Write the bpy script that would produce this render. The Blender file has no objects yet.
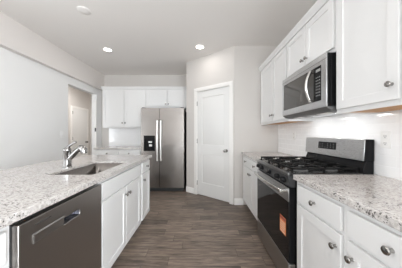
import bpy, bmesh, math
from mathutils import Vector, Matrix
SC = bpy.context.scene
COL = SC.collection
PI = math.pi

# ------------------------------------------------------------------ camera
CAM_Z = 1.22
cam_d = bpy.data.cameras.new('camera')
cam_d.sensor_width = 36.0
cam_d.lens = 16.0
cam_d.clip_start = 0.02
cam = bpy.data.objects.new('camera', cam_d)
COL.objects.link(cam)
cam.location = (0, 0, CAM_Z)
cam.rotation_euler = (PI / 2, 0, 0)
SC.camera = cam

# ------------------------------------------------------------------ world, exposure, daylight
W = bpy.data.worlds.new('world')
SC.world = W
W.use_nodes = True
W.node_tree.nodes['Background'].inputs[0].default_value = (0.86, 0.93, 1.0, 1)
W.node_tree.nodes['Background'].inputs[1].default_value = 1.0
SC.view_settings.view_transform = 'Standard'
SC.view_settings.look = 'None'
SC.view_settings.gamma = 1.0
SC.view_settings.use_curve_mapping = False
SC.view_settings.exposure = 0.43


def area(name, loc, rot, sx, sy, power, color=(1, 1, 1), shape='RECTANGLE', parent=None, spread=PI):
    d = bpy.data.lights.new(name, 'AREA')
    d.shape = shape
    d.size = sx
    if shape in ('RECTANGLE', 'ELLIPSE'):
        d.size_y = sy
    d.energy = power
    d.color = color
    d.spread = spread
    o = bpy.data.objects.new(name, d)
    COL.objects.link(o)
    o.location = loc
    o.rotation_euler = rot
    if parent:
        o.parent = parent
    return o


XR_W = 1.42
# daylight through the windows of the living area behind the camera, and through the hall window; the right one is added fill
area('rear_window_daylight', (0.35, -4.64, 1.35), (math.radians(125), 0, 0), 1.7, 2.1, 105, (0.91, 0.96, 1.0))
area('hall_window_daylight', (-4.14, 1.05, 1.35), (0, -PI / 2, 0), 1.0, 0.8, 17, (0.93, 0.97, 1.0))
area('side_window_daylight', (-4.14, -2.3, 1.35), (0, -math.radians(100), 0), 2.1, 2.5, 62, (0.91, 0.96, 1.0))
area('added_right_fill', (XR_W, -2.2, 1.35), (0, math.radians(95), 0), 2.0, 2.2, 195, (0.91, 0.96, 1.0))  # unseen source added to brighten the island fronts and left wall
SC.cycles.diffuse_bounces = 8
SC.cycles.max_bounces = 14


# ------------------------------------------------------------------ materials
def new_mat(name):
    m = bpy.data.materials.new(name)
    m.use_nodes = True
    nt = m.node_tree
    return m, nt, nt.nodes['Principled BSDF']


def N(nt, kind, **kw):
    n = nt.nodes.new(kind)
    for k, v in kw.items():
        if k.startswith('i_'):
            n.inputs[k[2:].replace('_', ' ')].default_value = v
        else:
            setattr(n, k, v)
    return n


def noise_bump(nt, b, scale, strength, dist=0.002, stretch=None):
    tc = N(nt, 'ShaderNodeTexCoord')
    mp = N(nt, 'ShaderNodeMapping')
    if stretch:
        mp.inputs['Scale'].default_value = stretch
    nz = N(nt, 'ShaderNodeTexNoise', i_Scale=scale, i_Detail=3.0)
    bp = N(nt, 'ShaderNodeBump', i_Strength=strength, i_Distance=dist)
    nt.links.new(tc.outputs['Object'], mp.inputs['Vector'])
    nt.links.new(mp.outputs['Vector'], nz.inputs['Vector'])
    nt.links.new(nz.outputs['Fac'], bp.inputs['Height'])
    nt.links.new(bp.outputs['Normal'], b.inputs['Normal'])
    return nz


def simple(name, col, rough=0.5, metal=0.0, bump=None, coat=0.0, spec=0.5):
    m, nt, b = new_mat(name)
    b.inputs['Base Color'].default_value = (*col, 1)
    b.inputs['Roughness'].default_value = rough
    b.inputs['Metallic'].default_value = metal
    b.inputs['Coat Weight'].default_value = coat
    b.inputs['Specular IOR Level'].default_value = spec
    if bump:
        noise_bump(nt, b, *bump)
    return m


def steel(name, col, rough, stretch):
    m, nt, b = new_mat(name)
    b.inputs['Metallic'].default_value = 1.0
    nz = noise_bump(nt, b, 60.0, 0.06, 0.001, stretch)
    mx = N(nt, 'ShaderNodeMix', data_type='RGBA')
    mx.inputs[6].default_value = (*[c * 0.975 for c in col], 1)
    mx.inputs[7].default_value = (*[min(1, c * 1.025) for c in col], 1)
    nt.links.new(nz.outputs['Fac'], mx.inputs[0])
    nt.links.new(mx.outputs[2], b.inputs['Base Color'])
    mr = N(nt, 'ShaderNodeMapRange')
    mr.inputs[3].default_value = rough - 0.05
    mr.inputs[4].default_value = rough + 0.06
    nt.links.new(nz.outputs['Fac'], mr.inputs[0])
    nt.links.new(mr.outputs[0], b.inputs['Roughness'])
    return m


def granite():
    m, nt, b = new_mat('granite')
    L = nt.links.new
    tc = N(nt, 'ShaderNodeTexCoord')
    n1 = N(nt, 'ShaderNodeTexNoise', i_Scale=13.0, i_Detail=5.0, i_Roughness=0.65)
    n2 = N(nt, 'ShaderNodeTexNoise', i_Scale=75.0, i_Detail=3.0, i_Roughness=0.6)
    v1 = N(nt, 'ShaderNodeTexVoronoi', i_Scale=130.0)
    n3 = N(nt, 'ShaderNodeTexNoise', i_Scale=110.0, i_Detail=2.0, i_Roughness=0.5)
    n4 = N(nt, 'ShaderNodeTexNoise', i_Scale=16.0, i_Detail=2.0)
    for n in (n1, n2, v1, n3, n4):
        L(tc.outputs['Object'], n.inputs['Vector'])
    r1 = N(nt, 'ShaderNodeValToRGB')
    e = r1.color_ramp.elements
    e[0].position = 0.36; e[0].color = (0.62, 0.59, 0.57, 1)
    e[1].position = 0.62; e[1].color = (0.63, 0.605, 0.585, 1)
    L(n1.outputs['Fac'], r1.inputs['Fac'])
    # medium mottling
    r2 = N(nt, 'ShaderNodeValToRGB')
    e = r2.color_ramp.elements
    e[0].position = 0.38; e[0].color = (0.64, 0.62, 0.61, 1)
    e[1].position = 0.55; e[1].color = (1, 1, 1, 1)
    L(n2.outputs['Fac'], r2.inputs['Fac'])
    m1 = N(nt, 'ShaderNodeMix', data_type='RGBA', blend_type='MULTIPLY')
    m1.inputs[0].default_value = 0.7
    L(r1.outputs['Color'], m1.inputs[6]); L(r2.outputs['Color'], m1.inputs[7])
    # crystals
    vc = N(nt, 'ShaderNodeMix', data_type='RGBA', blend_type='OVERLAY')
    vc.inputs[0].default_value = 0.25
    bw = N(nt, 'ShaderNodeRGBToBW')
    L(v1.outputs['Color'], bw.inputs[0])
    L(m1.outputs[2], vc.inputs[6]); L(bw.outputs[0], vc.inputs[7])
    # dark specks, clustered
    ad = N(nt, 'ShaderNodeMath', operation='MULTIPLY')
    L(n3.outputs['Fac'], ad.inputs[0])
    mr = N(nt, 'ShaderNodeMapRange')
    mr.inputs[1].default_value = 0.3; mr.inputs[2].default_value = 0.7
    mr.inputs[3].default_value = 0.86; mr.inputs[4].default_value = 1.16
    L(n4.outputs['Fac'], mr.inputs[0]); L(mr.outputs[0], ad.inputs[1])
    r3 = N(nt, 'ShaderNodeValToRGB')
    e = r3.color_ramp.elements
    e[0].position = 0.625; e[0].color = (0, 0, 0, 1)
    e[1].position = 0.665; e[1].color = (1, 1, 1, 1)
    L(ad.outputs[0], r3.inputs['Fac'])
    m2 = N(nt, 'ShaderNodeMix', data_type='RGBA')
    m2.inputs[7].default_value = (0.12, 0.11, 0.105, 1)
    L(r3.outputs['Color'], m2.inputs[0]); L(vc.outputs[2], m2.inputs[6])
    L(m2.outputs[2], b.inputs['Base Color'])
    b.inputs['Roughness'].default_value = 0.16
    return m


def wood_floor():
    m, nt, b = new_mat('wood_plank_floor')
    L = nt.links.new
    tc = N(nt, 'ShaderNodeTexCoord')
    br = N(nt, 'ShaderNodeTexBrick', offset=0.0)
    br.inputs['Color1'].default_value = (0, 0, 0, 1)
    br.inputs['Color2'].default_value = (1, 1, 1, 1)
    br.inputs['Mortar'].default_value = (0.5, 0.5, 0.5, 1)
    br.inputs['Scale'].default_value = 1.0
    br.inputs['Mortar Size'].default_value = 0.0016
    br.inputs['Mortar Smooth'].default_value = 0.2
    br.inputs['Brick Width'].default_value = 0.92
    br.inputs['Row Height'].default_value = 0.127
    # every row of planks slides sideways by its own amount
    sp = N(nt, 'ShaderNodeSeparateXYZ'); L(tc.outputs['Object'], sp.inputs[0])
    dv = N(nt, 'ShaderNodeMath', operation='DIVIDE'); dv.inputs[1].default_value = 0.127
    fl = N(nt, 'ShaderNodeMath', operation='FLOOR')
    wn = N(nt, 'ShaderNodeTexWhiteNoise', noise_dimensions='1D')
    ax = N(nt, 'ShaderNodeMath', operation='MULTIPLY_ADD'); ax.inputs[1].default_value = 5.0
    cb = N(nt, 'ShaderNodeCombineXYZ')
    L(sp.outputs['Y'], dv.inputs[0]); L(dv.outputs[0], fl.inputs[0]); L(fl.outputs[0], wn.inputs['W'])
    L(wn.outputs['Value'], ax.inputs[0]); L(sp.outputs['X'], ax.inputs[2])
    L(ax.outputs[0], cb.inputs[0]); L(sp.outputs['Y'], cb.inputs[1])
    L(cb.outputs[0], br.inputs['Vector'])
    # grain, shifted plank by plank
    mp = N(nt, 'ShaderNodeMapping')
    mp.inputs['Scale'].default_value = (2.4, 20.0, 1.0)
    off = N(nt, 'ShaderNodeVectorMath', operation='SCALE')
    off.inputs['Scale'].default_value = 7.0
    L(br.outputs['Color'], off.inputs[0])
    ad = N(nt, 'ShaderNodeVectorMath', operation='ADD')
    L(tc.outputs['Object'], ad.inputs[0]); L(off.outputs[0], ad.inputs[1])
    L(ad.outputs[0], mp.inputs['Vector'])
    g = N(nt, 'ShaderNodeTexNoise', i_Scale=2.2, i_Detail=6.0, i_Roughness=0.62, i_Distortion=0.5)
    L(mp.outputs['Vector'], g.inputs['Vector'])
    mix = N(nt, 'ShaderNodeMath', operation='MULTIPLY_ADD')
    mix.inputs[1].default_value = 0.30
    sc = N(nt, 'ShaderNodeMath', operation='MULTIPLY_ADD')
    sc.inputs[1].default_value = 1.75; sc.inputs[2].default_value = -0.54
    L(g.outputs['Fac'], sc.inputs[0])
    bw = N(nt, 'ShaderNodeRGBToBW'); L(br.outputs['Color'], bw.inputs[0])
    L(bw.outputs[0], mix.inputs[0]); L(sc.outputs[0], mix.inputs[2])
    r = N(nt, 'ShaderNodeValToRGB')
    e = r.color_ramp.elements
    e[0].position = 0.15; e[0].color = (0.068, 0.052, 0.042, 1)
    e[1].position = 0.92; e[1].color = (0.345, 0.272, 0.215, 1)
    x = e.new(0.5); x.color = (0.185, 0.142, 0.113, 1)
    L(mix.outputs[0], r.inputs['Fac'])
    mm = N(nt, 'ShaderNodeMix', data_type='RGBA')
    mm.inputs[7].default_value = (0.035, 0.028, 0.024, 1)
    L(br.outputs['Fac'], mm.inputs[0]); L(r.outputs['Color'], mm.inputs[6])
    L(mm.outputs[2], b.inputs['Base Color'])
    b.inputs['Roughness'].default_value = 0.38
    bp = N(nt, 'ShaderNodeBump', i_Strength=0.25, i_Distance=0.002)
    L(g.outputs['Fac'], bp.inputs['Height']); L(bp.outputs['Normal'], b.inputs['Normal'])
    return m


def tile(name, axis):
    m, nt, b = new_mat(name)
    L = nt.links.new
    tc = N(nt, 'ShaderNodeTexCoord')
    sp = N(nt, 'ShaderNodeSeparateXYZ'); cb = N(nt, 'ShaderNodeCombineXYZ')
    L(tc.outputs['Object'], sp.inputs[0])
    L(sp.outputs[axis], cb.inputs[0]); L(sp.outputs['Z'], cb.inputs[1])
    br = N(nt, 'ShaderNodeTexBrick', offset=0.5)
    br.inputs['Color1'].default_value = (0.89, 0.895, 0.90, 1)
    br.inputs['Color2'].default_value = (0.91, 0.915, 0.92, 1)
    br.inputs['Mortar'].default_value = (0.86, 0.865, 0.87, 1)
    br.inputs['Scale'].default_value = 1.0
    br.inputs['Mortar Size'].default_value = 0.006
    br.inputs['Mortar Smooth'].default_value = 0.9
    br.inputs['Brick Width'].default_value = 0.1525
    br.inputs['Row Height'].default_value = 0.0762
    L(cb.outputs[0], br.inputs['Vector'])
    L(br.outputs['Color'], b.inputs['Base Color'])
    rr = N(nt, 'ShaderNodeMapRange')
    rr.inputs[3].default_value = 0.08; rr.inputs[4].default_value = 0.7
    L(br.outputs['Fac'], rr.inputs[0]); L(rr.outputs[0], b.inputs['Roughness'])
    iv = N(nt, 'ShaderNodeMath', operation='SUBTRACT'); iv.inputs[0].default_value = 1.0
    L(br.outputs['Fac'], iv.inputs[1])
    bp = N(nt, 'ShaderNodeBump', i_Strength=0.35, i_Distance=0.0015)
    L(iv.outputs[0], bp.inputs['Height'])
    nz = N(nt, 'ShaderNodeTexNoise', i_Scale=9.0, i_Detail=1.0)
    L(tc.outputs['Object'], nz.inputs['Vector'])
    b2 = N(nt, 'ShaderNodeBump', i_Strength=0.12, i_Distance=0.01)
    L(nz.outputs['Fac'], b2.inputs['Height']); L(bp.outputs['Normal'], b2.inputs['Normal'])
    L(b2.outputs['Normal'], b.inputs['Normal'])
    return m


def raw_wood():
    m, nt, b = new_mat('unfinished_wood')
    tc = N(nt, 'ShaderNodeTexCoord'); mp = N(nt, 'ShaderNodeMapping')
    mp.inputs['Scale'].default_value = (2.0, 14.0, 14.0)
    nz = N(nt, 'ShaderNodeTexNoise', i_Scale=3.0, i_Detail=5.0)
    r = N(nt, 'ShaderNodeValToRGB')
    e = r.color_ramp.elements
    e[0].position = 0.3; e[0].color = (0.46, 0.20, 0.055, 1)
    e[1].position = 0.7; e[1].color = (0.62, 0.34, 0.13, 1)
    nt.links.new(tc.outputs['Object'], mp.inputs[0]); nt.links.new(mp.outputs[0], nz.inputs['Vector'])
    nt.links.new(nz.outputs['Fac'], r.inputs[0]); nt.links.new(r.outputs[0], b.inputs['Base Color'])
    b.inputs['Roughness'].default_value = 0.55
    return m


def emit(name, col, s):
    m, nt, b = new_mat(name)
    b.inputs['Base Color'].default_value = (*col, 1)
    b.inputs['Emission Color'].default_value = (*col, 1)
    b.inputs['Emission Strength'].default_value = s
    return m


M_WALL = simple('greige_wall_paint', (0.62, 0.595, 0.57), 0.7, bump=(180.0, 0.05))
M_LITWALL = simple('lit_wall_paint', (0.80, 0.80, 0.795), 0.7, bump=(180.0, 0.05))  # left wall: paint lightened and cooled in colour to stand in for daylight
M_CEIL = simple('ceiling_paint', (0.86, 0.84, 0.82), 0.85, bump=(220.0, 0.06))
M_TRIM = simple('white_trim_paint', (0.82, 0.81, 0.79), 0.35, bump=(90.0, 0.02))
M_CAB = simple('white_cabinet_paint', (0.77, 0.772, 0.77), 0.33, bump=(120.0, 0.015))
M_DOOR = simple('white_door_paint', (0.76, 0.76, 0.75), 0.35, bump=(90.0, 0.02))
M_NICKEL = simple('brushed_nickel', (0.36, 0.35, 0.335), 0.2, 1.0, bump=(300.0, 0.03))
M_CHROME = simple('polished_chrome', (0.36, 0.355, 0.35), 0.10, 1.0, bump=(50.0, 0.01))
M_STEEL_V = steel('brushed_steel_vertical', (0.30, 0.282, 0.268), 0.22, (18, 18, 0.6))
M_STEEL_H = steel('brushed_steel_horizontal', (0.56, 0.565, 0.575), 0.28, (0.6, 18, 18))
M_STEEL_D = steel('dark_brushed_steel', (0.40, 0.38, 0.365), 0.32, (0.6, 18, 18))
M_SINK = steel('sink_steel', (0.30, 0.28, 0.265), 0.24, (12, 2, 2))
M_BLACK = simple('black_enamel', (0.010, 0.010, 0.011), 0.25, bump=(60.0, 0.02), spec=0.12)
M_BLACKM = simple('black_matte', (0.012, 0.012, 0.012), 0.6, bump=(200.0, 0.1))
M_IRON = simple('cast_iron', (0.007, 0.007, 0.007), 0.6, bump=(260.0, 0.15), spec=0.15)
M_GLASS = simple('black_oven_glass', (0.010, 0.009, 0.009), 0.05, bump=(4.0, 0.01), spec=0.2)
M_GREY = simple('grey_cabinet_metal', (0.10, 0.10, 0.10), 0.45, bump=(120.0, 0.05))
M_PLASTIC = simple('white_plastic', (0.82, 0.82, 0.81), 0.3, bump=(80.0, 0.01))
M_SLOT = simple('dark_slot', (0.05, 0.05, 0.05), 0.5, bump=(80.0, 0.02))
M_ORANGE = simple('orange_sticker', (0.72, 0.22, 0.06), 0.5, bump=(80.0, 0.01))
M_STRIPE = simple('pale_sticker_print', (0.85, 0.62, 0.45), 0.5, bump=(80.0, 0.01))
M_RED = simple('dark_sticker_print', (0.30, 0.05, 0.04), 0.5, bump=(80.0, 0.01))
M_GREYKEY = simple('grey_key_print', (0.34, 0.34, 0.34), 0.4, bump=(80.0, 0.01))
M_RUBBER = simple('black_rubber', (0.015, 0.015, 0.015), 0.7, bump=(120.0, 0.05))
M_WOOD = raw_wood()
M_GRAN = granite()
M_FLOOR = wood_floor()
M_TILE_X = tile('subway_tile_back', 'X')
M_TILE_Y = tile('subway_tile_side', 'Y')
M_LAMP = emit('lit_lens', (1.0, 0.95, 0.88), 7.0)
M_MWLAMP = simple('frosted_lens', (0.75, 0.75, 0.73), 0.4, bump=(200.0, 0.1))


# ------------------------------------------------------------------ mesh helpers
class MB:
    def __init__(self):
        self.bm = bmesh.new()

    def box(self, x0, x1, y0, y1, z0, z1):
        x0, x1 = min(x0, x1), max(x0, x1)
        y0, y1 = min(y0, y1), max(y0, y1)
        z0, z1 = min(z0, z1), max(z0, z1)
        v = [self.bm.verts.new(c) for c in ((x0, y0, z0), (x1, y0, z0), (x1, y1, z0), (x0, y1, z0),
                                            (x0, y0, z1), (x1, y0, z1), (x1, y1, z1), (x0, y1, z1))]
        for f in ((0, 3, 2, 1), (4, 5, 6, 7), (0, 1, 5, 4), (1, 2, 6, 5), (2, 3, 7, 6), (3, 0, 4, 7)):
            self.bm.faces.new([v[i] for i in f])
        return self

    def rbox(self, x0, x1, y0, y1, z0, z1, r, seg=3):
        """box whose every edge is rounded by r"""
        t = bmesh.new()
        s = bmesh.ops.create_cube(t, size=1.0)
        for v in t.verts:
            v.co = Vector(((x0 + x1) / 2 + v.co.x * abs(x1 - x0), (y0 + y1) / 2 + v.co.y * abs(y1 - y0), (z0 + z1) / 2 + v.co.z * abs(z1 - z0)))
        bmesh.ops.bevel(t, geom=t.edges[:], offset=r, segments=seg, profile=0.5, affect='EDGES')
        me = bpy.data.meshes.new('t'); t.to_mesh(me); t.free()
        self.bm.from_mesh(me); bpy.data.meshes.remove(me)
        return self

    def lathe(self, prof, origin=(0, 0, 0), axis=(0, 0, 1), n=24):
        """prof = [(radius, height)...] swept around axis from origin"""
        q = Vector((0, 0, 1)).rotation_difference(Vector(axis).normalized())
        o = Vector(origin)
        rings = []
        for r, h in prof:
            if r <= 1e-6:
                rings.append([self.bm.verts.new(o + q @ Vector((0, 0, h)))])
            else:
                rings.append([self.bm.verts.new(o + q @ Vector((r * math.cos(2 * PI * k / n), r * math.sin(2 * PI * k / n), h))) for k in range(n)])
        for a, b in zip(rings, rings[1:]):
            for k in range(n):
                l = (k + 1) % n
                if len(a) == 1 and len(b) == 1:
                    continue
                if len(a) == 1:
                    self.bm.faces.new((a[0], b[l], b[k]))
                elif len(b) == 1:
                    self.bm.faces.new((a[k], a[l], b[0]))
                else:
                    self.bm.faces.new((a[k], a[l], b[l], b[k]))
        if len(rings[0]) > 1:
            self.bm.faces.new(rings[0][::-1])
        if len(rings[-1]) > 1:
            self.bm.faces.new(rings[-1])
        return self

    def tube(self, pts, radii, n=14):
        """smooth tube through pts, a radius (or (rx, ry)) per point"""
        pts = [Vector(p) for p in pts]
        if not isinstance(radii, (list, tuple)):
            radii = [radii] * len(pts)
        ref = None
        rings = []
        for i, p in enumerate(pts):
            a = pts[max(i - 1, 0)]; b = pts[min(i + 1, len(pts) - 1)]
            d = (b - a).normalized()
            if ref is None:
                ref = d.orthogonal().normalized()
            ref = (ref - d * ref.dot(d)).normalized()
            s = d.cross(ref)
            rings.append([self.bm.verts.new(p + (ref * math.cos(2 * PI * k / n) + s * math.sin(2 * PI * k / n)) * radii[i]) for k in range(n)])
        for a, b in zip(rings, rings[1:]):
            for k in range(n):
                l = (k + 1) % n
                self.bm.faces.new((a[k], a[l], b[l], b[k]))
        self.bm.faces.new(rings[0][::-1]); self.bm.faces.new(rings[-1])
        return self

    def extrude_poly(self, outer, holes, z0, z1, to=None):
        """plate: outline with holes (2-D lists), from z0 to z1; 'to' maps (a, b, h) to xyz"""
        t = bmesh.new()
        for loop in [outer] + holes:
            vs = [t.verts.new((p[0], p[1], 0)) for p in loop]
            for i in range(len(vs)):
                t.edges.new((vs[i], vs[(i + 1) % len(vs)]))
        bmesh.ops.triangle_fill(t, edges=t.edges[:], use_beauty=True, use_dissolve=False)
        r = bmesh.ops.extrude_face_region(t, geom=t.faces[:])
        up = [g for g in r['geom'] if isinstance(g, bmesh.types.BMVert)]
        ups = set(up)
        for v in t.verts:
            h = z1 if v in ups else z0
            v.co = Vector(to(v.co.x, v.co.y, h)) if to else Vector((v.co.x, v.co.y, h))
        bmesh.ops.recalc_face_normals(t, faces=t.faces[:])
        me = bpy.data.meshes.new('t'); t.to_mesh(me); t.free()
        self.bm.from_mesh(me); bpy.data.meshes.remove(me)
        return self

    def prism(self, poly, x0, x1):
        """profile (y, z) pulled along x"""
        a = [self.bm.verts.new((x0, y, z)) for y, z in poly]
        b = [self.bm.verts.new((x1, y, z)) for y, z in poly]
        n = len(poly)
        for i in range(n):
            j = (i + 1) % n
            self.bm.faces.new((a[i], a[j], b[j], b[i]))
        self.bm.faces.new(a[::-1]); self.bm.faces.new(b)
        return self

    def build(self, name, mat, parent=None, bevel=0.0, seg=2, smooth=True, label=None):
        bmesh.ops.recalc_face_normals(self.bm, faces=self.bm.faces[:])
        me = bpy.data.meshes.new(name)
        self.bm.to_mesh(me); self.bm.free()
        me.materials.append(mat)
        if smooth:
            me.polygons.foreach_set('use_smooth', [True] * len(me.polygons))
            me.set_sharp_from_angle(angle=math.radians(38))
        o = bpy.data.objects.new(name, me)
        COL.objects.link(o)
        if parent is not None:
            o.parent = parent
        if bevel:
            md = o.modifiers.new('bevel', 'BEVEL')
            md.width = bevel; md.segments = seg; md.limit_method = 'ANGLE'; md.angle_limit = math.radians(40)
        if label:
            o['label'] = label
        return o


def tag(o, label, cat, group=None):
    o['label'] = label; o['category'] = cat
    if group:
        o['group'] = group
    return o


def root(name, loc=(0, 0, 0), rz=0.0):
    o = bpy.data.objects.new(name, None)
    o.empty_display_size = 0.1
    COL.objects.link(o)
    o.location = loc; o.rotation_euler = (0, 0, rz)
    return o


def struct(o):
    o['kind'] = 'structure'
    return o


def rrect(x0, x1, y0, y1, r, n=6):
    pts = []
    for cx, cy, a0 in ((x1 - r, y0 + r, -PI / 2), (x1 - r, y1 - r, 0), (x0 + r, y1 - r, PI / 2), (x0 + r, y0 + r, PI)):
        for k in range(n + 1):
            a = a0 + PI / 2 * k / n
            pts.append((cx + r * math.cos(a), cy + r * math.sin(a)))
    return pts


# ------------------------------------------------------------------ the room
XR = 1.338            # right wall face
YB = 4.605            # back wall face
XL = -2.565           # left wall face
ZC = 2.743
PA = Vector((0.577, 3.08)); PB = Vector((-0.31, 3.80))   # the angled pantry wall
YN = -4.6
XH = -4.06            # far wall of the hall

struct(MB().box(-4.25, 1.5, YN - 0.1, 6.7, -0.1, 0).build('floor', M_FLOOR))
struct(MB().box(-4.25, 1.5, YN - 0.1, 6.7, ZC, ZC + 0.1).build('ceiling', M_CEIL))
wr = MB()
wr.box(XR, XR + 0.12, YN, -3.35, 0, ZC); wr.box(XR, XR + 0.12, -1.05, 3.2, 0, ZC)
wr.box(XR, XR + 0.12, -3.35, -1.05, 0, 0.25); wr.box(XR, XR + 0.12, -3.35, -1.05, 2.45, ZC)
wr = struct(wr.build('wall_right', M_WALL))
MB().box(XR - 0.006, XR, -0.2, 3.08, 0.876, 1.46).build('backsplash', M_TILE_Y, wr)
wb = struct(MB().box(XL - 0.12, 1.45, YB, YB + 0.12, 0, ZC).build('wall_back', M_WALL))
MB().box(-2.37, -1.30, YB - 0.006, YB, 0.876, 1.46).build('backsplash', M_TILE_X, wb)
# left wall, with the opening to the hall
wl = MB()
wl.box(XL - 0.12, XL, 1.85, 3.45, 0, ZC)
wl.box(XL - 0.12, XL, 3.45, 4.39, 2.19, ZC)
wl.box(XL - 0.12, XL, 4.39, YB, 0, ZC)
struct(wl.build('wall_left', M_LITWALL))
struct(MB().box(XL, -2.485, 1.85, YB, 2.335, ZC).build('trim_1', simple('lit_soffit_paint', (0.72, 0.685, 0.66), 0.75, bump=(180.0, 0.05))))      # boxed-in soffit along the left, wall paint lightened in place of light
# side wall beyond the right cabinets, and the pantry return beside the refrigerator
struct(MB().box(PA.x, XR, PA.y, PA.y + 0.1, 0, ZC).build('wall_side', M_WALL))
struct(MB().box(PB.x, PB.x + 0.1, PB.y + 0.005, YB, 0, ZC).build('wall_return', M_WALL))
# angled pantry wall in its own frame: x runs from PB to PA, -y looks into the kitchen
LP = (PA - PB).length
AP = math.atan2(PA.y - PB.y, PA.x - PB.x)
D0, D1, DH = 0.302, 1.044, 2.065
wp = root('wall_pantry', (PB.x, PB.y, 0), AP)
struct(wp)
pw = MB()
pw.box(0, D0 - 0.02, 0, 0.1, 0, ZC)
pw.box(D1 + 0.02, LP, 0, 0.1, 0, ZC)
pw.box(D0 - 0.02, D1 + 0.02, 0, 0.1, DH + 0.02, ZC)
pw.build('plaster', M_WALL, wp)
cs = root('trim_2', (PB.x, PB.y, 0), AP)
struct(cs)
c = MB()
cw = 0.072
for x0, x1 in ((D0 - 0.004 - cw, D0 - 0.004), (D1 + 0.004, D1 + 0.004 + cw)):
    c.box(x0, x1, -0.016, 0, 0, DH + 0.004 + cw)
    c.box(x0 + 0.012, x1 - 0.012, -0.021, -0.016, 0, DH + 0.004 + cw - 0.012)
c.box(D0 - 0.004, D1 + 0.004, -0.016, 0, DH + 0.004, DH + 0.004 + cw)
c.box(D0 - 0.016, D1 + 0.016, -0.021, -0.016, DH + 0.016, DH + cw - 0.008)
c.build('casing', M_TRIM, cs, bevel=0.003)
j = MB()
j.box(D0 - 0.02, D0 - 0.003, 0, 0.1, 0, DH + 0.003)
j.box(D1 + 0.003, D1 + 0.02, 0, 0.1, 0, DH + 0.003)
j.box(D0 - 0.02, D1 + 0.02, 0, 0.1, DH + 0.003, DH + 0.02)
j.build('jamb', M_TRIM, cs)


def panel_door(mb, x0, x1, y, z0, z1, panels, t=0.035):
    """moulded door leaf: front at y, sunk fields with a raised middle (local, facing -y)"""
    holes = [[(a, b), (c_, b), (c_, d), (a, d)] for a, c_, b, d in panels]
    mb.extrude_poly([(x0, z0), (x1, z0), (x1, z1), (x0, z1)], holes, 0, t * 0.45, to=lambda a, b, h: (a, y + h, b))
    mb.box(x0, x1, y + t * 0.45, y + t, z0, z1)
    for a, c_, b, d in panels:
        # sloped moulding up to the raised field
        q = 0.024
        t2 = bmesh.new()
        o4 = [(a, b), (c_, b), (c_, d), (a, d)]
        i4 = [(a + q, b + q), (c_ - q, b + q), (c_ - q, d - q), (a + q, d - q)]
        vo = [mb.bm.verts.new((p[0], y + t * 0.44, p[1])) for p in o4]
        vi = [mb.bm.verts.new((p[0], y + t * 0.22, p[1])) for p in i4]
        for k in range(4):
            l = (k + 1) % 4
            mb.bm.faces.new((vo[k], vo[l], vi[l], vi[k]))
        mb.bm.faces.new(vi)
        t2.free()


d1 = root('door_1', (PB.x, PB.y, 0), AP)
struct(d1)
dm = MB()
panel_door(dm, D0, D1, 0.006, 0.012, DH, [(D0 + 0.115, D1 - 0.115, 0.26, 0.82), (D0 + 0.115, D1 - 0.115, 1.01, DH - 0.125)])
leaf = dm.build('door_leaf', M_DOOR, d1, bevel=0.002)
for z in (0.24, 1.08, 1.83):
    MB().lathe([(0.007, 0), (0.007, 0.09)], (D0 - 0.002, -0.002, z - 0.045), (0, 0, 1), 10).build('hinge', M_NICKEL, d1)
MB().lathe([(0.030, 0), (0.030, 0.006), (0.012, 0.010), (0.012, 0.032), (0.024, 0.040), (0.029, 0.054), (0.024, 0.068), (0.0, 0.072)], (D1 - 0.065, 0.006, 0.92), (0, -1, 0)).build('door_knob', M_NICKEL, d1)


def baseboard(name, loc, rz, x0, x1):
    o = MB().prism([(0, 0), (-0.014, 0), (-0.014, 0.085), (-0.009, 0.098), (-0.006, 0.108), (0, 0.11)], x0, x1).build(name, M_TRIM)
    o.location = loc; o.rotation_euler = (0, 0, rz)
    return struct(o)


baseboard('baseboard_pantry', (PB.x, PB.y, 0), AP, 0.0, D0 - 0.078)
baseboard('baseboard_side', (PA.x, PA.y, 0), 0, -0.004, 0.15)
baseboard('baseboard_left', (XL, 0, 0), PI / 2, 1.85, 3.45)
# the hall beyond the opening
hw = MB()
hw.box(XH - 0.1, XH, YN, -3.60, 0, ZC)
hw.box(XH - 0.1, XH, -1.0, 0.50, 0, ZC)
hw.box(XH - 0.1, XH, -3.60, -1.0, 0, 0.25)
hw.box(XH - 0.1, XH, -3.60, -1.0, 2.45, ZC)
hw.box(XH - 0.1, XH, 1.60, 6.6, 0, ZC)
hw.box(XH - 0.1, XH, 0.50, 1.60, 0, 0.80)
hw.box(XH - 0.1, XH, 0.50, 1.60, 1.90, ZC)
struct(hw.build('wall_hall', M_WALL))
struct(MB().box(XH - 0.1, XL, 6.54, 6.64, 0, ZC).build('wall_far', M_WALL))
struct(MB().box(XL - 0.12, XL, YB + 0.12, 6.54, 0, ZC).build('wall_passage', M_WALL))
wf = root('window_1', (XH, 1.05, 0))
struct(wf)
f = MB()
for y0, y1, z0, z1 in ((-0.55, 0.55, 0.80, 0.85), (-0.55, 0.55, 1.85, 1.90), (-0.55, -0.50, 0.8, 1.9), (0.50, 0.55, 0.8, 1.9), (-0.5, 0.5, 1.33, 1.37)):
    f.box(-0.07, -0.01, y0, y1, z0, z1)
f.build('window_frame', M_TRIM, wf)
d2 = root('door_2', (XH, 5.63, 0), PI / 2)
struct(d2)
dm = MB()
panel_door(dm, 0, 0.72, -0.012, 0.012, 2.04, [(0.11, 0.61, 0.26, 0.82), (0.11, 0.61, 1.01, 1.92)], t=0.011)
dm.build('door_leaf', M_DOOR, d2)
c = MB()
c.box(-0.07, -0.004, -0.018, 0, 0, 2.11); c.box(0.724, 0.79, -0.018, 0, 0, 2.11); c.box(-0.004, 0.724, -0.018, 0, 2.044, 2.11)
c.build('casing', M_TRIM, d2, bevel=0.003)
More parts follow.
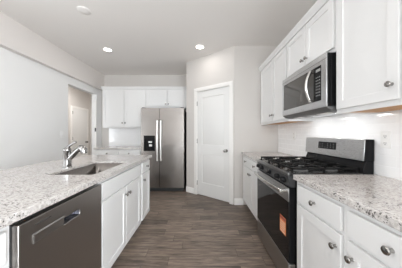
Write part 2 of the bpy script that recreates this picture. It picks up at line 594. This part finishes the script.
for z in (0.25, 1.08, 1.90):
    MB().lathe([(0.012, 0), (0.012, 0.10)], (0.0, -0.018, z - 0.05), (0, 0, 1), 10).build('hinge', M_NICKEL, d2)
MB().lathe([(0.030, 0), (0.030, 0.006), (0.012, 0.010), (0.012, 0.032), (0.026, 0.040), (0.030, 0.054), (0.024, 0.068), (0.0, 0.072)], (0.655, -0.012, 0.94), (0, -1, 0), 16).build('door_knob', simple('dark_bronze', (0.09, 0.08, 0.07), 0.35, 1.0, bump=(80, 0.02)), d2)
# white strip with a strike plate on the far side of the opening
t3 = root('trim_3', (XL, 4.39, 0))
struct(t3)
MB().box(-0.036, 0.004, -0.02, 0.0, 0, 2.07).build('strip', M_TRIM, t3, bevel=0.002)
MB().box(-0.032, 0.0, -0.026, -0.02, 1.28, 1.37).build('strike_plate', M_SLOT, t3)
# walls of the living area behind the camera, with its big window
rw = MB()
rw.box(XH - 0.1, -0.55, YN - 0.12, YN, 0, ZC); rw.box(1.25, 1.46, YN - 0.12, YN, 0, ZC)
rw.box(-0.55, 1.25, YN - 0.12, YN, 0, 0.25); rw.box(-0.55, 1.25, YN - 0.12, YN, 2.45, ZC)
struct(rw.build('wall_rear', M_WALL))
wf = root('window_2', (0.35, YN - 0.03, 0))
struct(wf)
f = MB()
for x0, x1, z0, z1 in ((-0.9, 0.9, 0.25, 0.31), (-0.9, 0.9, 2.39, 2.45), (-0.9, -0.84, 0.25, 2.45), (0.84, 0.9, 0.25, 2.45), (-0.03, 0.03, 0.25, 2.45)):
    f.box(x0, x1, 0.0, 0.05, z0, z1)
f.build('window_frame', M_TRIM, wf)
wf = root('added_window_4', (XR, -2.2, 0))  # unseen window, put in to carry the added fill from the right
struct(wf)
f = MB()
for y0, y1, z0, z1 in ((-1.15, 1.15, 0.25, 0.31), (-1.15, 1.15, 2.39, 2.45), (-1.15, -1.09, 0.25, 2.45), (1.09, 1.15, 0.25, 2.45), (-0.03, 0.03, 0.25, 2.45)):
    f.box(0.01, 0.06, y0, y1, z0, z1)
f.build('window_frame', M_TRIM, wf)
wf = root('window_3', (XH - 0.04, -2.3, 0))
struct(wf)
f = MB()
for y0, y1, z0, z1 in ((-1.3, 1.3, 0.25, 0.31), (-1.3, 1.3, 2.39, 2.45), (-1.3, -1.24, 0.25, 2.45), (1.24, 1.3, 0.25, 2.45), (-0.03, 0.03, 0.25, 2.45)):
    f.box(0.0, 0.05, y0, y1, z0, z1)
f.build('window_frame', M_TRIM, wf)


# ------------------------------------------------------------------ cabinets
def knob(parent, x, y, z):
    return MB().lathe([(0.009, 0), (0.0075, 0.004), (0.0065, 0.013), (0.0095, 0.018), (0.0155, 0.022), (0.0165, 0.026), (0.014, 0.030), (0.007, 0.0325), (0, 0.033)],
                      (x, y, z), (0, -1, 0), 20).build('knob', M_NICKEL, parent)


def shaker(parent, x0, x1, z0, z1, kx=None, kz=None, name='door'):
    m = MB()
    r = 0.058
    m.extrude_poly([(x0, z0), (x1, z0), (x1, z1), (x0, z1)], [[(x0 + r, z0 + r), (x1 - r, z0 + r), (x1 - r, z1 - r), (x0 + r, z1 - r)]],
                   -0.020, -0.001, to=lambda a, b, h: (a, h, b))
    m.box(x0 + r - 0.004, x1 - r + 0.004, -0.0125, -0.004, z0 + r - 0.004, z1 - r + 0.004)
    d = m.build(name, M_CAB, parent, bevel=0.0018)
    if kx is not None:
        knob(d, kx, -0.020, kz)
    return d


def slab_front(parent, x0, x1, z0, z1, with_knob=True, name='drawer'):
    d = MB().box(x0, x1, -0.020, -0.001, z0, z1).build(name, M_CAB, parent, bevel=0.003)
    if with_knob:
        knob(d, (x0 + x1) / 2, -0.020, (z0 + z1) / 2)
    return d


def base_cabinet(label, loc, rz, w, doors, drawers, depth=0.60, false_front=False, group=None):
    """doors: [(x0, x1, knob side)], drawers: [(x0, x1)]; front face frame at y = 0"""
    t = root('base_cabinet', loc, rz)
    tag(t, label, 'cabinet', group)
    b = MB()
    b.box(0, 0.018, 0.019, depth, 0.11, 0.876); b.box(w - 0.018, w, 0.019, depth, 0.11, 0.876)
    b.box(0.018, w - 0.018, 0.019, depth, 0.11, 0.128); b.box(0.018, w - 0.018, depth - 0.012, depth, 0.128, 0.876)
    b.extrude_poly([(0, 0.11), (w, 0.11), (w, 0.876), (0, 0.876)],
                   [[(0.038, 0.15), (w - 0.038, 0.15), (w - 0.038, 0.69), (0.038, 0.69)],
                    [(0.038, 0.73), (w - 0.038, 0.73), (w - 0.038, 0.84), (0.038, 0.84)]], 0, 0.019, to=lambda a, c_, h: (a, h, c_))
    b.build('body', M_CAB, t)
    MB().box(0, w, 0.075, 0.09, 0, 0.11).build('toe_kick', M_CAB, t)
    for x0, x1, s in doors:
        shaker(t, x0, x1, 0.125, 0.705, (x1 - 0.03) if s > 0 else (x0 + 0.03), 0.633)
    for x0, x1 in drawers:
        slab_front(t, x0, x1, 0.727, 0.850, not false_front, 'false_front' if false_front else 'drawer')
    return t


def wall_cabinet(label, loc, rz, w, z0, z1, doors, depth=0.305, kz=None, wood=True):
    t = root('wall_cabinet', loc, rz)
    tag(t, label, 'cabinet')
    b = MB()
    b.box(0, 0.018, 0.019, depth, z0, z1); b.box(w - 0.018, w, 0.019, depth, z0, z1)
    b.box(0.018, w - 0.018, 0.019, depth, z1 - 0.018, z1); b.box(0.018, w - 0.018, depth - 0.012, depth, z0 + 0.02, z1 - 0.018)
    b.extrude_poly([(0, z0), (w, z0), (w, z1), (0, z1)], [[(0.038, z0 + 0.038), (w - 0.038, z0 + 0.038), (w - 0.038, z1 - 0.038), (0.038, z1 - 0.038)]],
                   0, 0.019, to=lambda a, c_, h: (a, h, c_))
    b.build('body', M_CAB, t)
    MB().box(0.018, w - 0.018, 0.019, depth - 0.012, z0 + 0.008, z0 + 0.02).build('bottom_panel', M_WOOD if wood else M_CAB, t, label='unfinished wood underside' if wood else None)
    for x0, x1, s in doors:
        shaker(t, x0, x1, z0 + 0.030, z1 - 0.012, (x1 - 0.03) if s > 0 else (x0 + 0.03), (z0 + 0.112) if kz is None else kz)
    return t


RR, RL = -PI / 2, PI / 2
XF = 0.728      # base frames, right run
XU = 1.033      # wall cabinet frames, right run
base_cabinet('white base cabinet in the far corner past the stove, two drawers over two doors', (XF, 3.075, 0), RR, 0.948,
             [(0.06, 0.49, 1), (0.50, 0.93, -1)], [(0.06, 0.485), (0.505, 0.93)])
base_cabinet('white base cabinet directly on the near side of the stove, one drawer over one door', (XF, 1.354, 0), RR, 0.461,
             [(0.034, 0.446, 1)], [(0.034, 0.446)])
base_cabinet('nearest white base cabinet at the bottom right corner, cut off by the photo edge', (XF, 0.892, 0), RR, 0.461,
             [(0.028, 0.434, -1)], [(0.028, 0.434)])
# island cabinets, fronts facing +x, x runs away from the camera
XI = -0.758
base_cabinet('white sink base cabinet on the island with wide blank panel above two doors', (XI, 1.314, 0), RL, 0.914,
             [(0.03, 0.452, 1), (0.463, 0.884, -1)], [(0.03, 0.884)], false_front=True)
base_cabinet('narrow white cabinet at the far end of the island, one drawer over one door', (XI, 2.229, 0), RL, 0.368,
             [(0.025, 0.343, -1)], [(0.025, 0.343)])
base_cabinet('white cabinet at the near end of the island, left of the dishwasher', (XI, 0.245, 0), RL, 0.461,
             [(0.028, 0.434, -1)], [(0.028, 0.434)])
ip = MB()
ip.box(-1.40, XI + 0.001 - 0.602, 0.245, 2.597, 0, 0.876)
tag(ip.build('island_back_panel', M_CAB), 'white panel closing the back of the island under the overhang', 'panel')
# back run
base_cabinet('white base cabinet against the back wall left of the refrigerator, two drawers under grey counter', (-2.37, 4.0, 0), 0, 1.05,
             [(0.04, 0.52, 1), (0.53, 1.01, -1)], [(0.04, 0.52), (0.53, 1.01)], depth=0.585)

wall_cabinet('tall white wall cabinet with two doors in the corner beyond the microwave', (XU, 3.075, 0), RR, 0.952, 1.373, 2.290,
             [(0.045, 0.535, 1), (0.545, 0.930, -1)])
wall_cabinet('short white wall cabinet with two doors above the microwave', (XU, 2.122, 0), RR, 0.764, 1.855, 2.290,
             [(0.018, 0.379, 1), (0.386, 0.748, -1)], kz=1.945, wood=False)
wall_cabinet('nearest tall white wall cabinet on the right, single door, near side of the microwave', (XU, 1.357, 0), RR, 0.461, 1.373, 2.290,
             [(0.018, 0.440, 1)])
wall_cabinet('white wall cabinet at the right photo edge, mostly out of the picture', (XU, 0.895, 0), RR, 0.461, 1.373, 2.290,
             [(0.018, 0.440, -1)])
YU = 4.30
wall_cabinet('white two-door wall cabinet on the back wall left of the refrigerator', (-2.37, YU, 0), 0, 1.055, 1.373, 2.290,
             [(0.02, 0.522, 1), (0.530, 1.040, -1)], wood=False)
wall_cabinet('short white two-door wall cabinet directly above the refrigerator', (-1.314, YU, 0), 0, 1.0, 1.845, 2.290,
             [(0.02, 0.496, 1), (0.504, 0.980, -1)], kz=1.935, wood=False)


def crown(label, loc, rz, x0, x1):
    p = [(0.02, 2.290), (-0.021, 2.290), (-0.024, 2.302), (-0.032, 2.322), (-0.044, 2.338), (-0.047, 2.352), (0.02, 2.352)]
    o = MB().prism(p, x0, x1).build('crown_molding', M_CAB)
    o.location = loc; o.rotation_euler = (0, 0, rz)
    return tag(o, label, 'molding')


crown('white crown molding running along the tops of the right wall cabinets', (XU, 3.078, 0), RR, 0, 2.64)
crown('white crown molding along the tops of the back wall cabinets', (-2.37, YU, 0), 0, -0.02, 2.056)


# ------------------------------------------------------------------ countertops
def counter(label, outer, holes=()):
    o = MB().extrude_poly(outer, list(holes), 0.877, 0.914).build('countertop', M_GRAN, bevel=0.004)
    return tag(o, label, 'countertop')


SX0, SX1, SY0, SY1 = -1.165, -0.81, 1.345, 1.985
counter('speckled pale granite top of the island, with the sink cut in', [(-1.70, 0.23), (-0.718, 0.23), (-0.718, 2.625), (-1.70, 2.625)],
        [rrect(SX0, SX1, SY0, SY1, 0.03)])
counter('speckled granite countertop in the foreground right, near side of the stove', [(0.697, 0.42), (XR - 0.008, 0.42), (XR - 0.008, 1.354), (0.697, 1.354)])
counter('speckled granite countertop in the far right corner beyond the stove', [(0.697, 2.127), (XR - 0.008, 2.127), (XR - 0.008, 3.075), (0.697, 3.075)])
counter('granite countertop against the back wall left of the refrigerator', [(-2.385, 3.965), (-1.305, 3.965), (-1.305, YB - 0.008), (-2.385, YB - 0.008)])

# ------------------------------------------------------------------ sink and faucet
sk = root('kitchen_sink', (0, 0, 0))
tag(sk, 'stainless undermount sink basin set into the island counter', 'sink')
m = MB()
loops = []
for ins, z, rad in ((0.002, 0.897, 0.03), (0.004, 0.72, 0.03), (0.012, 0.695, 0.03), (0.03, 0.685, 0.03)):
    loops.append([m.bm.verts.new((x, y, z)) for x, y in rrect(SX0 + ins, SX1 - ins, SY0 + ins, SY1 - ins, rad)])
for a, b in zip(loops, loops[1:]):
    for k in range(len(a)):
        l = (k + 1) % len(a)
        m.bm.faces.new((a[k], a[l], b[l], b[k]))
m.bm.faces.new(loops[-1])
basin = m.build('basin', M_SINK, sk)
sd = basin.modifiers.new('thick', 'SOLIDIFY'); sd.thickness = 0.0015; sd.offset = 1
MB().lathe([(0.045, 0), (0.042, 0.004), (0.03, 0.003), (0.0, 0.001)], ((SX0 + SX1) / 2, 1.64, 0.686), (0, 0, 1)).build('drain', M_CHROME, sk)

fc = root('faucet', (-1.232, 1.646, 0.914))
tag(fc, 'single-lever pull-out faucet standing behind the island sink', 'faucet')
MB().lathe([(0.039, 0), (0.039, 0.006), (0.034, 0.012), (0.033, 0.05), (0.032, 0.145), (0.035, 0.15), (0.035, 0.165), (0.025, 0.178), (0.0, 0.182)]).build('body', M_CHROME, fc)
MB().tube([(0.012, 0, 0.072), (0.055, 0, 0.115), (0.09, 0, 0.152), (0.115, 0, 0.172), (0.132, 0, 0.174)], [0.025, 0.024, 0.023, 0.024, 0.025]).build('spout', M_CHROME, fc)
sh = MB().tube([(0.112, 0, 0.178), (0.137, 0, 0.174), (0.152, 0, 0.158), (0.156, 0, 0.128)], [0.026, 0.030, 0.031, 0.026]).build('spray_head', M_CHROME, fc)
MB().tube([(0.0, 0, 0.172), (0.018, 0, 0.195), (0.05, 0, 0.217), (0.082, 0, 0.232)], [0.018, 0.013, 0.010, 0.010], 10).build('lever', M_CHROME, fc)

# ------------------------------------------------------------------ dishwasher (local: x away from the camera, -y into the aisle)
dw = root('dishwasher', (-0.7275, 0.712, 0), RL)
tag(dw, 'stainless dishwasher built into the island', 'dishwasher')
WD = 0.596
MB().box(0.004, WD - 0.004, 0.034, 0.58, 0.02, 0.853).build('tub', M_GREY, dw)
m = MB()
PX0, PX1, PZ0, PZ1 = 0.235, 0.362, 0.738, 0.772
m.extrude_poly([(0, 0.115), (WD, 0.115), (WD, 0.853), (0, 0.853)], [rrect(PX0, PX1, PZ0, PZ1, 0.008, 3)], 0, 0.032, to=lambda a, b, h: (a, h, b))
dwd = m.build('door', M_STEEL_D, dw, bevel=0.003)
m = MB()
m.box(PX0 + 0.001, PX1 - 0.001, 0.030, 0.0335, PZ0 + 0.001, PZ1 - 0.001)
m.build('handle_pocket', simple('pocket_reflection_blue', (0.10, 0.11, 0.15), 0.25, 1.0, bump=(60, 0.02)), dwd)  # blue of the reflections is put into the steel colour
m = MB()
m.prism([(-0.001, 0.742), (-0.005, 0.746), (-0.005, 0.782), (-0.001, 0.787)], 0.062, 0.232)
m.build('pale_strip', steel('strip_steel', (0.45, 0.445, 0.44), 0.3, (0.6, 18, 18)), dwd, label='lighter strip left of the handle pocket')  # paler steel plate, slightly proud of the door
MB().box(0.072, 0.155, -0.0015, 0.001, 0.820, 0.8235).build('vent_slot', M_SLOT, dwd)
MB().box(0.0, WD, 0.05, 0.065, 0.0, 0.112).build('toe_kick', M_BLACKM, dw)

# ------------------------------------------------------------------ refrigerator (faces the camera)
FX0, FX1, FY = -1.262, -0.358, 3.76
FW = FX1 - FX0
fr = root('refrigerator', (FX0, FY, 0))
tag(fr, 'tall stainless side-by-side refrigerator against the back wall', 'refrigerator')
MB().box(0.004, FW - 0.004, 0.075, 0.79, 0.02, 1.752).build('body', M_BLACKM, fr, bevel=0.004)
SPL = 0.389
DX0, DX1, DZ0, DZ1 = 0.058, 0.294, 0.862, 1.185
m = MB()
m.extrude_poly(rrect(0, SPL - 0.003, 0.085, 1.768, 0.006, 2), [[(DX0, DZ0), (DX1, DZ0), (DX1, DZ1), (DX0, DZ1)]], 0, 0.07, to=lambda a, b, h: (a, h, b))
fd = m.build('freezer_door', M_STEEL_V, fr, bevel=0.012, seg=3)
m = MB()
m.extrude_poly([(DX0 + 0.001, DZ0 + 0.001), (DX1 - 0.001, DZ0 + 0.001), (DX1 - 0.001, DZ1 - 0.001), (DX0 + 0.001, DZ1 - 0.001)],
               [rrect(DX0 + 0.02, DX1 - 0.02, DZ0 + 0.03, DZ1 - 0.085, 0.012, 3)], -0.004, 0.045, to=lambda a, b, h: (a, h, b))
m.box(DX0 + 0.001, DX1 - 0.001, 0.045, 0.055, DZ0 + 0.001, DZ1 - 0.001)
m.build('dispenser', M_BLACK, fd, label='black ice and water dispenser')
MB().rbox(DX0 + 0.090, DX0 + 0.165, 0.012, 0.040, DZ0 + 0.170, DZ0 + 0.205, 0.006).build('ice_chute', M_PLASTIC, fd)
MB().rbox(DX0 + 0.105, DX0 + 0.165, 0.015, 0.040, DZ0 + 0.095, DZ0 + 0.140, 0.006).build('paddle', M_PLASTIC, fd)
MB().extrude_poly(rrect(SPL + 0.003, FW, 0.085, 1.768, 0.006, 2), [], 0, 0.07, to=lambda a, b, h: (a, h, b)).build('refrigerator_door', M_STEEL_V, fr, bevel=0.012, seg=3)
for x in (SPL - 0.037, SPL + 0.037):
    m = MB()
    pts = []
    for k in range(13):
        u = k / 12
        pts.append((x, -0.048 - 0.012 * math.sin(PI * u), 0.66 + 0.84 * u))
    m.tube(pts, 0.017, 12)
    for z in (0.675, 1.485):
        m.lathe([(0.011, 0), (0.011, 0.05)], (x, -0.0005, z), (0, -1, 0), 10)
    m.build('handle', M_CHROME if False else steel('handle_steel', (0.85, 0.84, 0.82), 0.3, (10, 10, 1)), fr, label='pale steel bar handle')
MB().box(0.01, FW - 0.01, 0.03, 0.075, 0.012, 0.080).build('grille', M_BLACKM, fr)
for x in (0.01, FW - 0.075):
    MB().rbox(x, x + 0.065, 0.02, 0.16, 1.7685, 1.785, 0.004).build('hinge_cover', M_GREY, fr)
for x in (0.05, FW - 0.05):
    for y in (0.12, 0.72):
        MB().lathe([(0.02, 0), (0.02, 0.02)], (x, y, 0), (0, 0, 1), 12).build('foot', M_RUBBER, fr)

# ------------------------------------------------------------------ gas range (local: x toward the camera, y into the wall)
rg = root('gas_range', (0.668, 2.122, 0), RR)
tag(rg, 'stainless and black gas range with five burners and a raised back panel', 'range')
WR = 0.760
MB().box(0.002, WR - 0.002, 0.055, 0.655, 0.03, 0.900).build('body', M_BLACK, rg)
for x in (0.05, WR - 0.05):
    for y in (0.10, 0.60):
        MB().lathe([(0.018, 0), (0.018, 0.03)], (x, y, 0), (0, 0, 1), 12).build('foot', M_RUBBER, rg)
m = MB()
m.extrude_poly([(0, 0.005), (WR, 0.005), (WR, 0.57), (0, 0.57)], [], 0.900, 0.916)
m.box(0.0, 0.018, 0.005, 0.57, 0.916, 0.922); m.box(WR - 0.018, WR, 0.005, 0.57, 0.916, 0.922)
ct = m.build('cooktop', simple('glossy_black_enamel', (0.012, 0.012, 0.012), 0.16, bump=(30.0, 0.02), spec=0.8), rg, bevel=0.004)
MB().rbox(0.0, WR, -0.006, 0.020, 0.896, 0.921, 0.006).build('front_lip', steel('lip_steel', (0.2, 0.2, 0.2), 0.3, (0.6, 18, 18)), rg, label='steel lip along the cooktop front')
# burners
for bx, by, br_ in ((0.14, 0.16, 0.045), (0.14, 0.42, 0.036), (0.38, 0.29, 0.05), (0.62, 0.16, 0.05), (0.62, 0.42, 0.036)):
    b_ = MB().lathe([(br_ + 0.014, 0), (br_ + 0.012, 0.006), (br_, 0.009), (br_, 0.012)], (bx, by, 0.916)).build('burner', M_GREY, rg)
    MB().lathe([(br_ * 0.92, 0), (br_ * 0.95, 0.004), (br_ * 0.85, 0.009), (0, 0.010)], (bx, by, 0.928)).build('burner_cap', M_IRON, b_)
# three cast-iron grates
for gx0 in (0.020, 0.262, 0.504):
    m = MB()
    gx1 = gx0 + 0.236
    y0, y1 = 0.035, 0.555
    s = 0.0065
    zt, zb = 0.957, 0.943

    def bar(xa, xb, ya, yb):
        m.box(min(xa, xb) - (s if xa == xb else 0), max(xa, xb) + (s if xa == xb else 0), min(ya, yb) - (s if ya == yb else 0), max(ya, yb) + (s if ya == yb else 0), zb, zt)
    bar(gx0 + s, gx0 + s, y0, y1); bar(gx1 - s, gx1 - s, y0, y1)
    bar(gx0, gx1, y0 + s, y0 + s); bar(gx0, gx1, y1 - s, y1 - s); bar(gx0, gx1, 0.29, 0.29)
    cx = (gx0 + gx1) / 2
    for ya, yb in ((y0, 0.13), (0.20, 0.38), (0.45, y1)):
        bar(cx, cx, ya, yb)
    for yy in (0.162, 0.418):
        bar(gx0, gx0 + 0.085, yy, yy); bar(gx1 - 0.085, gx1, yy, yy)
    for px in (gx0 + s, gx1 - s):
        for py in (y0 + s, 0.29, y1 - s):
            m.box(px - s, px + s, py - s, py + s, 0.917, zb)
    m.build('grate', M_IRON, rg, bevel=0.0025)
# control panel with knobs
cp = MB().prism([(0.054, 0.810), (0.012, 0.810), (-0.002, 0.896), (0.054, 0.896)], 0.0, WR).build('control_panel', simple('dark_control_panel', (0.05, 0.05, 0.052), 0.28, 0.0, bump=(60, 0.02), spec=0.3), rg, bevel=0.003)
for kx in (0.075, 0.185, 0.38, 0.575, 0.685):
    MB().lathe([(0.026, 0), (0.026, 0.004), (0.020, 0.007), (0.0185, 0.030), (0.016, 0.034), (0, 0.035)], (kx, 0.005, 0.855), (0, -1, 0.15), 20).build('knob', M_BLACK, cp)
# oven door
od = MB()
od.box(0.003, WR - 0.003, 0.006, 0.053, 0.225, 0.805)
odo = od.build('oven_door', M_BLACK, rg, bevel=0.004)
MB().box(0.003, WR - 0.003, 0.0, 0.0058, 0.700, 0.804).build('top_rail', M_STEEL_H, odo, bevel=0.0015, label='stainless band across the top of the oven door')
MB().box(0.003, WR - 0.003, 0.0005, 0.0058, 0.232, 0.699).build('door_glass', M_GLASS, odo, bevel=0.0015)
MB().box(0.003, WR - 0.003, -0.001, 0.0058, 0.224, 0.2315).build('bottom_edge', M_STEEL_H, odo)
m = MB()
pts = []
for k in range(17):
    u = k / 16
    pts.append((0.045 + (WR - 0.09) * u, -0.040 - 0.016 * math.sin(PI * u), 0.772))
for i in range(len(pts) - 1):
    pass
# flat, bowed handle bar
va = []
for (x, y, z) in pts:
    va.append([m.bm.verts.new(p) for p in ((x, y - 0.009, z - 0.014), (x, y - 0.009, z + 0.014), (x, y + 0.009, z + 0.014), (x, y + 0.009, z - 0.014))])
for a, b in zip(va, va[1:]):
    for k in range(4):
        l = (k + 1) % 4
        m.bm.faces.new((a[k], a[l], b[l], b[k]))
m.bm.faces.new(va[0]); m.bm.faces.new(va[-1])
for x in (0.06, WR - 0.06):
    m.box(x - 0.012, x + 0.012, -0.036, -0.0003, 0.762, 0.782)
m.build('handle', steel('bright_handle_steel', (0.74, 0.73, 0.71), 0.24, (0.6, 14, 14)), odo, bevel=0.004)
# orange notice stuck on the glass
st = MB().box(0.610, 0.714, -0.0006, 0.0004, 0.412, 0.547).build('notice_sticker', M_ORANGE, odo, label='orange notice sticker with pale lines')
m = MB()
for z0, z1, x0, x1 in ((0.496, 0.506, 0.616, 0.708), (0.476, 0.486, 0.616, 0.702), (0.458, 0.468, 0.616, 0.708), (0.440, 0.449, 0.616, 0.694), (0.420, 0.430, 0.616, 0.708)):
    m.box(x0, x1, -0.0010, -0.0006, z0, z1)
m.build('printed_lines', M_STRIPE, st)
MB().box(0.612, 0.712, -0.0010, -0.0006, 0.522, 0.543).build('printed_band', M_RED, st)
# storage drawer
MB().box(0.003, WR - 0.003, 0.002, 0.053, 0.035, 0.219).build('storage_drawer', M_STEEL_D, rg, bevel=0.003)
# back panel
m = MB()
m.prism([(0.575, 0.900), (0.575, 0.960), (0.595, 1.012), (0.655, 1.012), (0.655, 0.900)], 0.004, WR - 0.004)
m.prism([(0.5757, 1.012), (0.5887, 1.178), (0.655, 1.178), (0.655, 1.012)], 0.001, WR - 0.001)
m.build('back_guard', M_BLACK, rg, bevel=0.003)
bg = MB().prism([(0.570, 1.012), (0.5755, 1.012), (0.5885, 1.180), (0.5830, 1.180)], 0.0, WR).build('back_panel', M_STEEL_H, rg, bevel=0.003)


def on_panel(z):
    return 0.570 + (z - 1.012) * (0.013 / 0.168)


m = MB()
m.prism([(on_panel(1.073) - 0.0015, 1.073), (on_panel(1.073) + 0.002, 1.073), (on_panel(1.142) + 0.002, 1.142), (on_panel(1.142) - 0.0015, 1.142)], 0.228, 0.475)
dsp = m.build('display', M_BLACK, bg)
for i in range(6):
    for zc in (1.088, 1.104, 1.122):
        if 1 < i < 3 and zc > 1.1:
            continue
        x = 0.25 + i * 0.038
        y = on_panel(zc) - 0.0022
        MB().box(x, x + 0.007, y, y + 0.0007, zc, zc + 0.004).build('key', M_GREYKEY, bg)

# ------------------------------------------------------------------ microwave over the range
mw = root('microwave', (0.965, 2.118, 0), RR)
tag(mw, 'stainless over-the-range microwave mounted under the short wall cabinet', 'microwave')
WM = 0.745
m = MB()
m.box(0.002, WM - 0.002, 0.036, 0.366, 1.436, 1.850)
m.extrude_poly([(0.002, 1.436), (WM - 0.002, 1.436), (WM - 0.002, 1.850), (0.002, 1.850)], [[(0.021, 1.491), (0.683, 1.491), (0.683, 1.781), (0.021, 1.781)]], 0.0085, 0.036, to=lambda a, b, h: (a, h, b))
m.build('case', M_BLACK, mw, bevel=0.003)
m = MB()
m.prism([(0.004, 1.428), (0.002, 1.436), (0.366, 1.436), (0.366, 1.412), (0.10, 1.398), (0.04, 1.404)], 0.004, WM - 0.004)
m.build('underside', simple('dark_grey_paint', (0.12, 0.12, 0.12), 0.4, bump=(60, 0.05)), mw)
for x0 in (0.10, 0.50):
    MB().box(x0, x0 + 0.14, 0.08, 0.13, 1.3955, 1.3985).build('lamp_lens', M_MWLAMP, mw)
    area('cooktop_lamp', (x0 + 0.07, 0.105, 1.394), (0.25, 0, 0), 0.12, 0.04, 1.1, (1.0, 0.98, 0.95), parent=mw)
m = MB()
m.box(0.08, WM - 0.08, 0.17, 0.32, 1.399, 1.4045)
m.build('filter', M_STEEL_H, mw)
# door frame (stainless) with the window and control glass set in
GX0, GX1, GZ0, GZ1 = 0.022, 0.682, 1.492, 1.780
m = MB()
m.extrude_poly([(0, 1.432), (WM, 1.432), (WM, 1.851), (0, 1.851)], [[(GX0, GZ0), (GX1, GZ0), (GX1, GZ1), (GX0, GZ1)]], 0, 0.008, to=lambda a, b, h: (a, h, b))
mf = m.build('front_frame', M_STEEL_H, mw, bevel=0.003)
m = MB()
m.box(GX0 + 0.001, 0.578, 0.006, 0.034, GZ0 + 0.001, GZ1 - 0.001)
wn = m.build('door_window', simple('smoked_glass', (0.045, 0.040, 0.035), 0.06, bump=(4.0, 0.01), spec=0.8), mw)
m = MB()
m.box(0.580, GX1 - 0.001, 0.004, 0.034, GZ0 + 0.001, GZ1 - 0.001)
cpn = m.build('control_panel', M_BLACK, mw)
MB().box(0.612, 0.668, 0.0030, 0.0042, 1.735, 1.757).build('clock_display', M_GREYKEY, cpn)
for i in range(3):
    for k in range(7):
        MB().box(0.612 + i * 0.021, 0.622 + i * 0.021, 0.0030, 0.0042, 1.535 + k * 0.025, 1.543 + k * 0.025).build('key', M_GREYKEY, cpn)
m = MB()
pts = [(0.556 + 0.010 * math.sin(PI * k / 14), -0.010 - 0.042 * math.sin(PI * k / 14), 1.500 + 0.262 * k / 14) for k in range(15)]
m.tube(pts, 0.0125, 12)
for z in (1.506, 1.756):
    m.lathe([(0.012, 0), (0.012, 0.014)], (0.556, 0.0055, z), (0, -1, 0), 10)
m.build('handle', steel('microwave_handle_steel', (0.74, 0.73, 0.71), 0.24, (10, 10, 1)), mw)
m = MB()
m.box(0.0, WM, -0.002, 0.0, 1.806, 1.8085)
m.build('vent_slot', M_GREY, mf)

# ------------------------------------------------------------------ outlets and switch


def outlet(name, label, loc, rz, switch=False):
    t = root(name, loc, rz)
    tag(t, label, 'switch' if switch else 'outlet')
    MB().box(-0.036, 0.036, -0.006, 0.0, -0.060, 0.060).build('cover_plate', M_PLASTIC, t, bevel=0.003)
    if switch:
        MB().rbox(-0.016, 0.016, -0.011, -0.006, -0.032, 0.032, 0.002).build('rocker', M_PLASTIC, t)
    else:
        for zc in (-0.025, 0.025):
            s_ = MB().rbox(-0.017, 0.017, -0.0085, -0.006, zc - 0.016, zc + 0.016, 0.001).build('socket', M_PLASTIC, t)
            m = MB()
            m.box(-0.008, -0.0055, -0.0092, -0.0085, zc - 0.003, zc + 0.008); m.box(0.0055, 0.008, -0.0092, -0.0085, zc - 0.003, zc + 0.007)
            m.lathe([(0.0028, 0), (0.0028, 0.0007)], (0, -0.0085, zc - 0.009), (0, -1, 0), 8)
            m.build('slots', M_SLOT, s_)
    return t


outlet('power_outlet', 'white power outlet on the tile just right of the stove back panel', (XR - 0.006, 1.285, 1.178), RR)
outlet('power_outlet', 'small white power outlet on the tile left of the stove back panel', (XR - 0.006, 2.55, 1.20), RR)
outlet('light_switch', 'white light switch on the left wall beside the hall opening', (XL, 3.30, 1.215), RL, True)


# ------------------------------------------------------------------ ceiling lights
def downlight(label, x, y, power=1.5):
    t = root('recessed_light', (x, y, ZC))
    tag(t, label, 'light')
    MB().lathe([(0.088, 0), (0.086, 0.006), (0.066, 0.008), (0.064, 0.003), (0.064, 0)], (0, 0, 0), (0, 0, -1), 32).build('trim_ring', M_TRIM, t)
    MB().lathe([(0.063, 0.0), (0.063, 0.004), (0, 0.0045)], (0, 0, 0), (0, 0, -1), 32).build('lens', M_LAMP, t)
    area('recessed_lamp', (0, 0, -0.012), (0, 0, 0), 0.12, 0.12, power, (1.0, 0.97, 0.94), 'DISK', t)
    return t


downlight('round recessed ceiling light on the left, above the island', -1.684, 3.22)
downlight('round recessed ceiling light on the right, in front of the pantry door', -0.02, 3.12)
downlight('added unseen ceiling light brightening the hall beyond the left opening', -3.3, 5.0, 18)  # unseen lamp added to lift the dark hall
downlight('added round ceiling light over the near end of the island, out of the picture', -1.684, 0.6, 2)  # unseen lamp added to raise the ambient light
downlight('added round ceiling light over the aisle by the camera, out of the picture', -0.02, 0.6, 2)  # likewise added out of view for ambient light
sm = MB().lathe([(0.075, 0), (0.074, 0.004), (0.070, 0.007), (0.03, 0.008), (0, 0.008)], (0, 0, 0), (0, 0, -1), 32).build('smoke_detector', M_CEIL)
sm.location = (-1.44, 2.20, ZC)
tag(sm, 'faint round white disc on the ceiling near the top left', 'smoke detector')

# repeats of one kind share a group
for o in list(bpy.data.objects):
    kind = o.name.split('.')[0]
    grp = {'recessed_light': 'recessed ceiling lights', 'base_cabinet': 'white base cabinets', 'wall_cabinet': 'white wall cabinets',
           'countertop': 'granite countertops', 'power_outlet': 'outlets on the tiled wall', 'crown_molding': 'crown moldings on the wall cabinets'}.get(kind)
    if grp and o.parent is None:
        o['group'] = grp
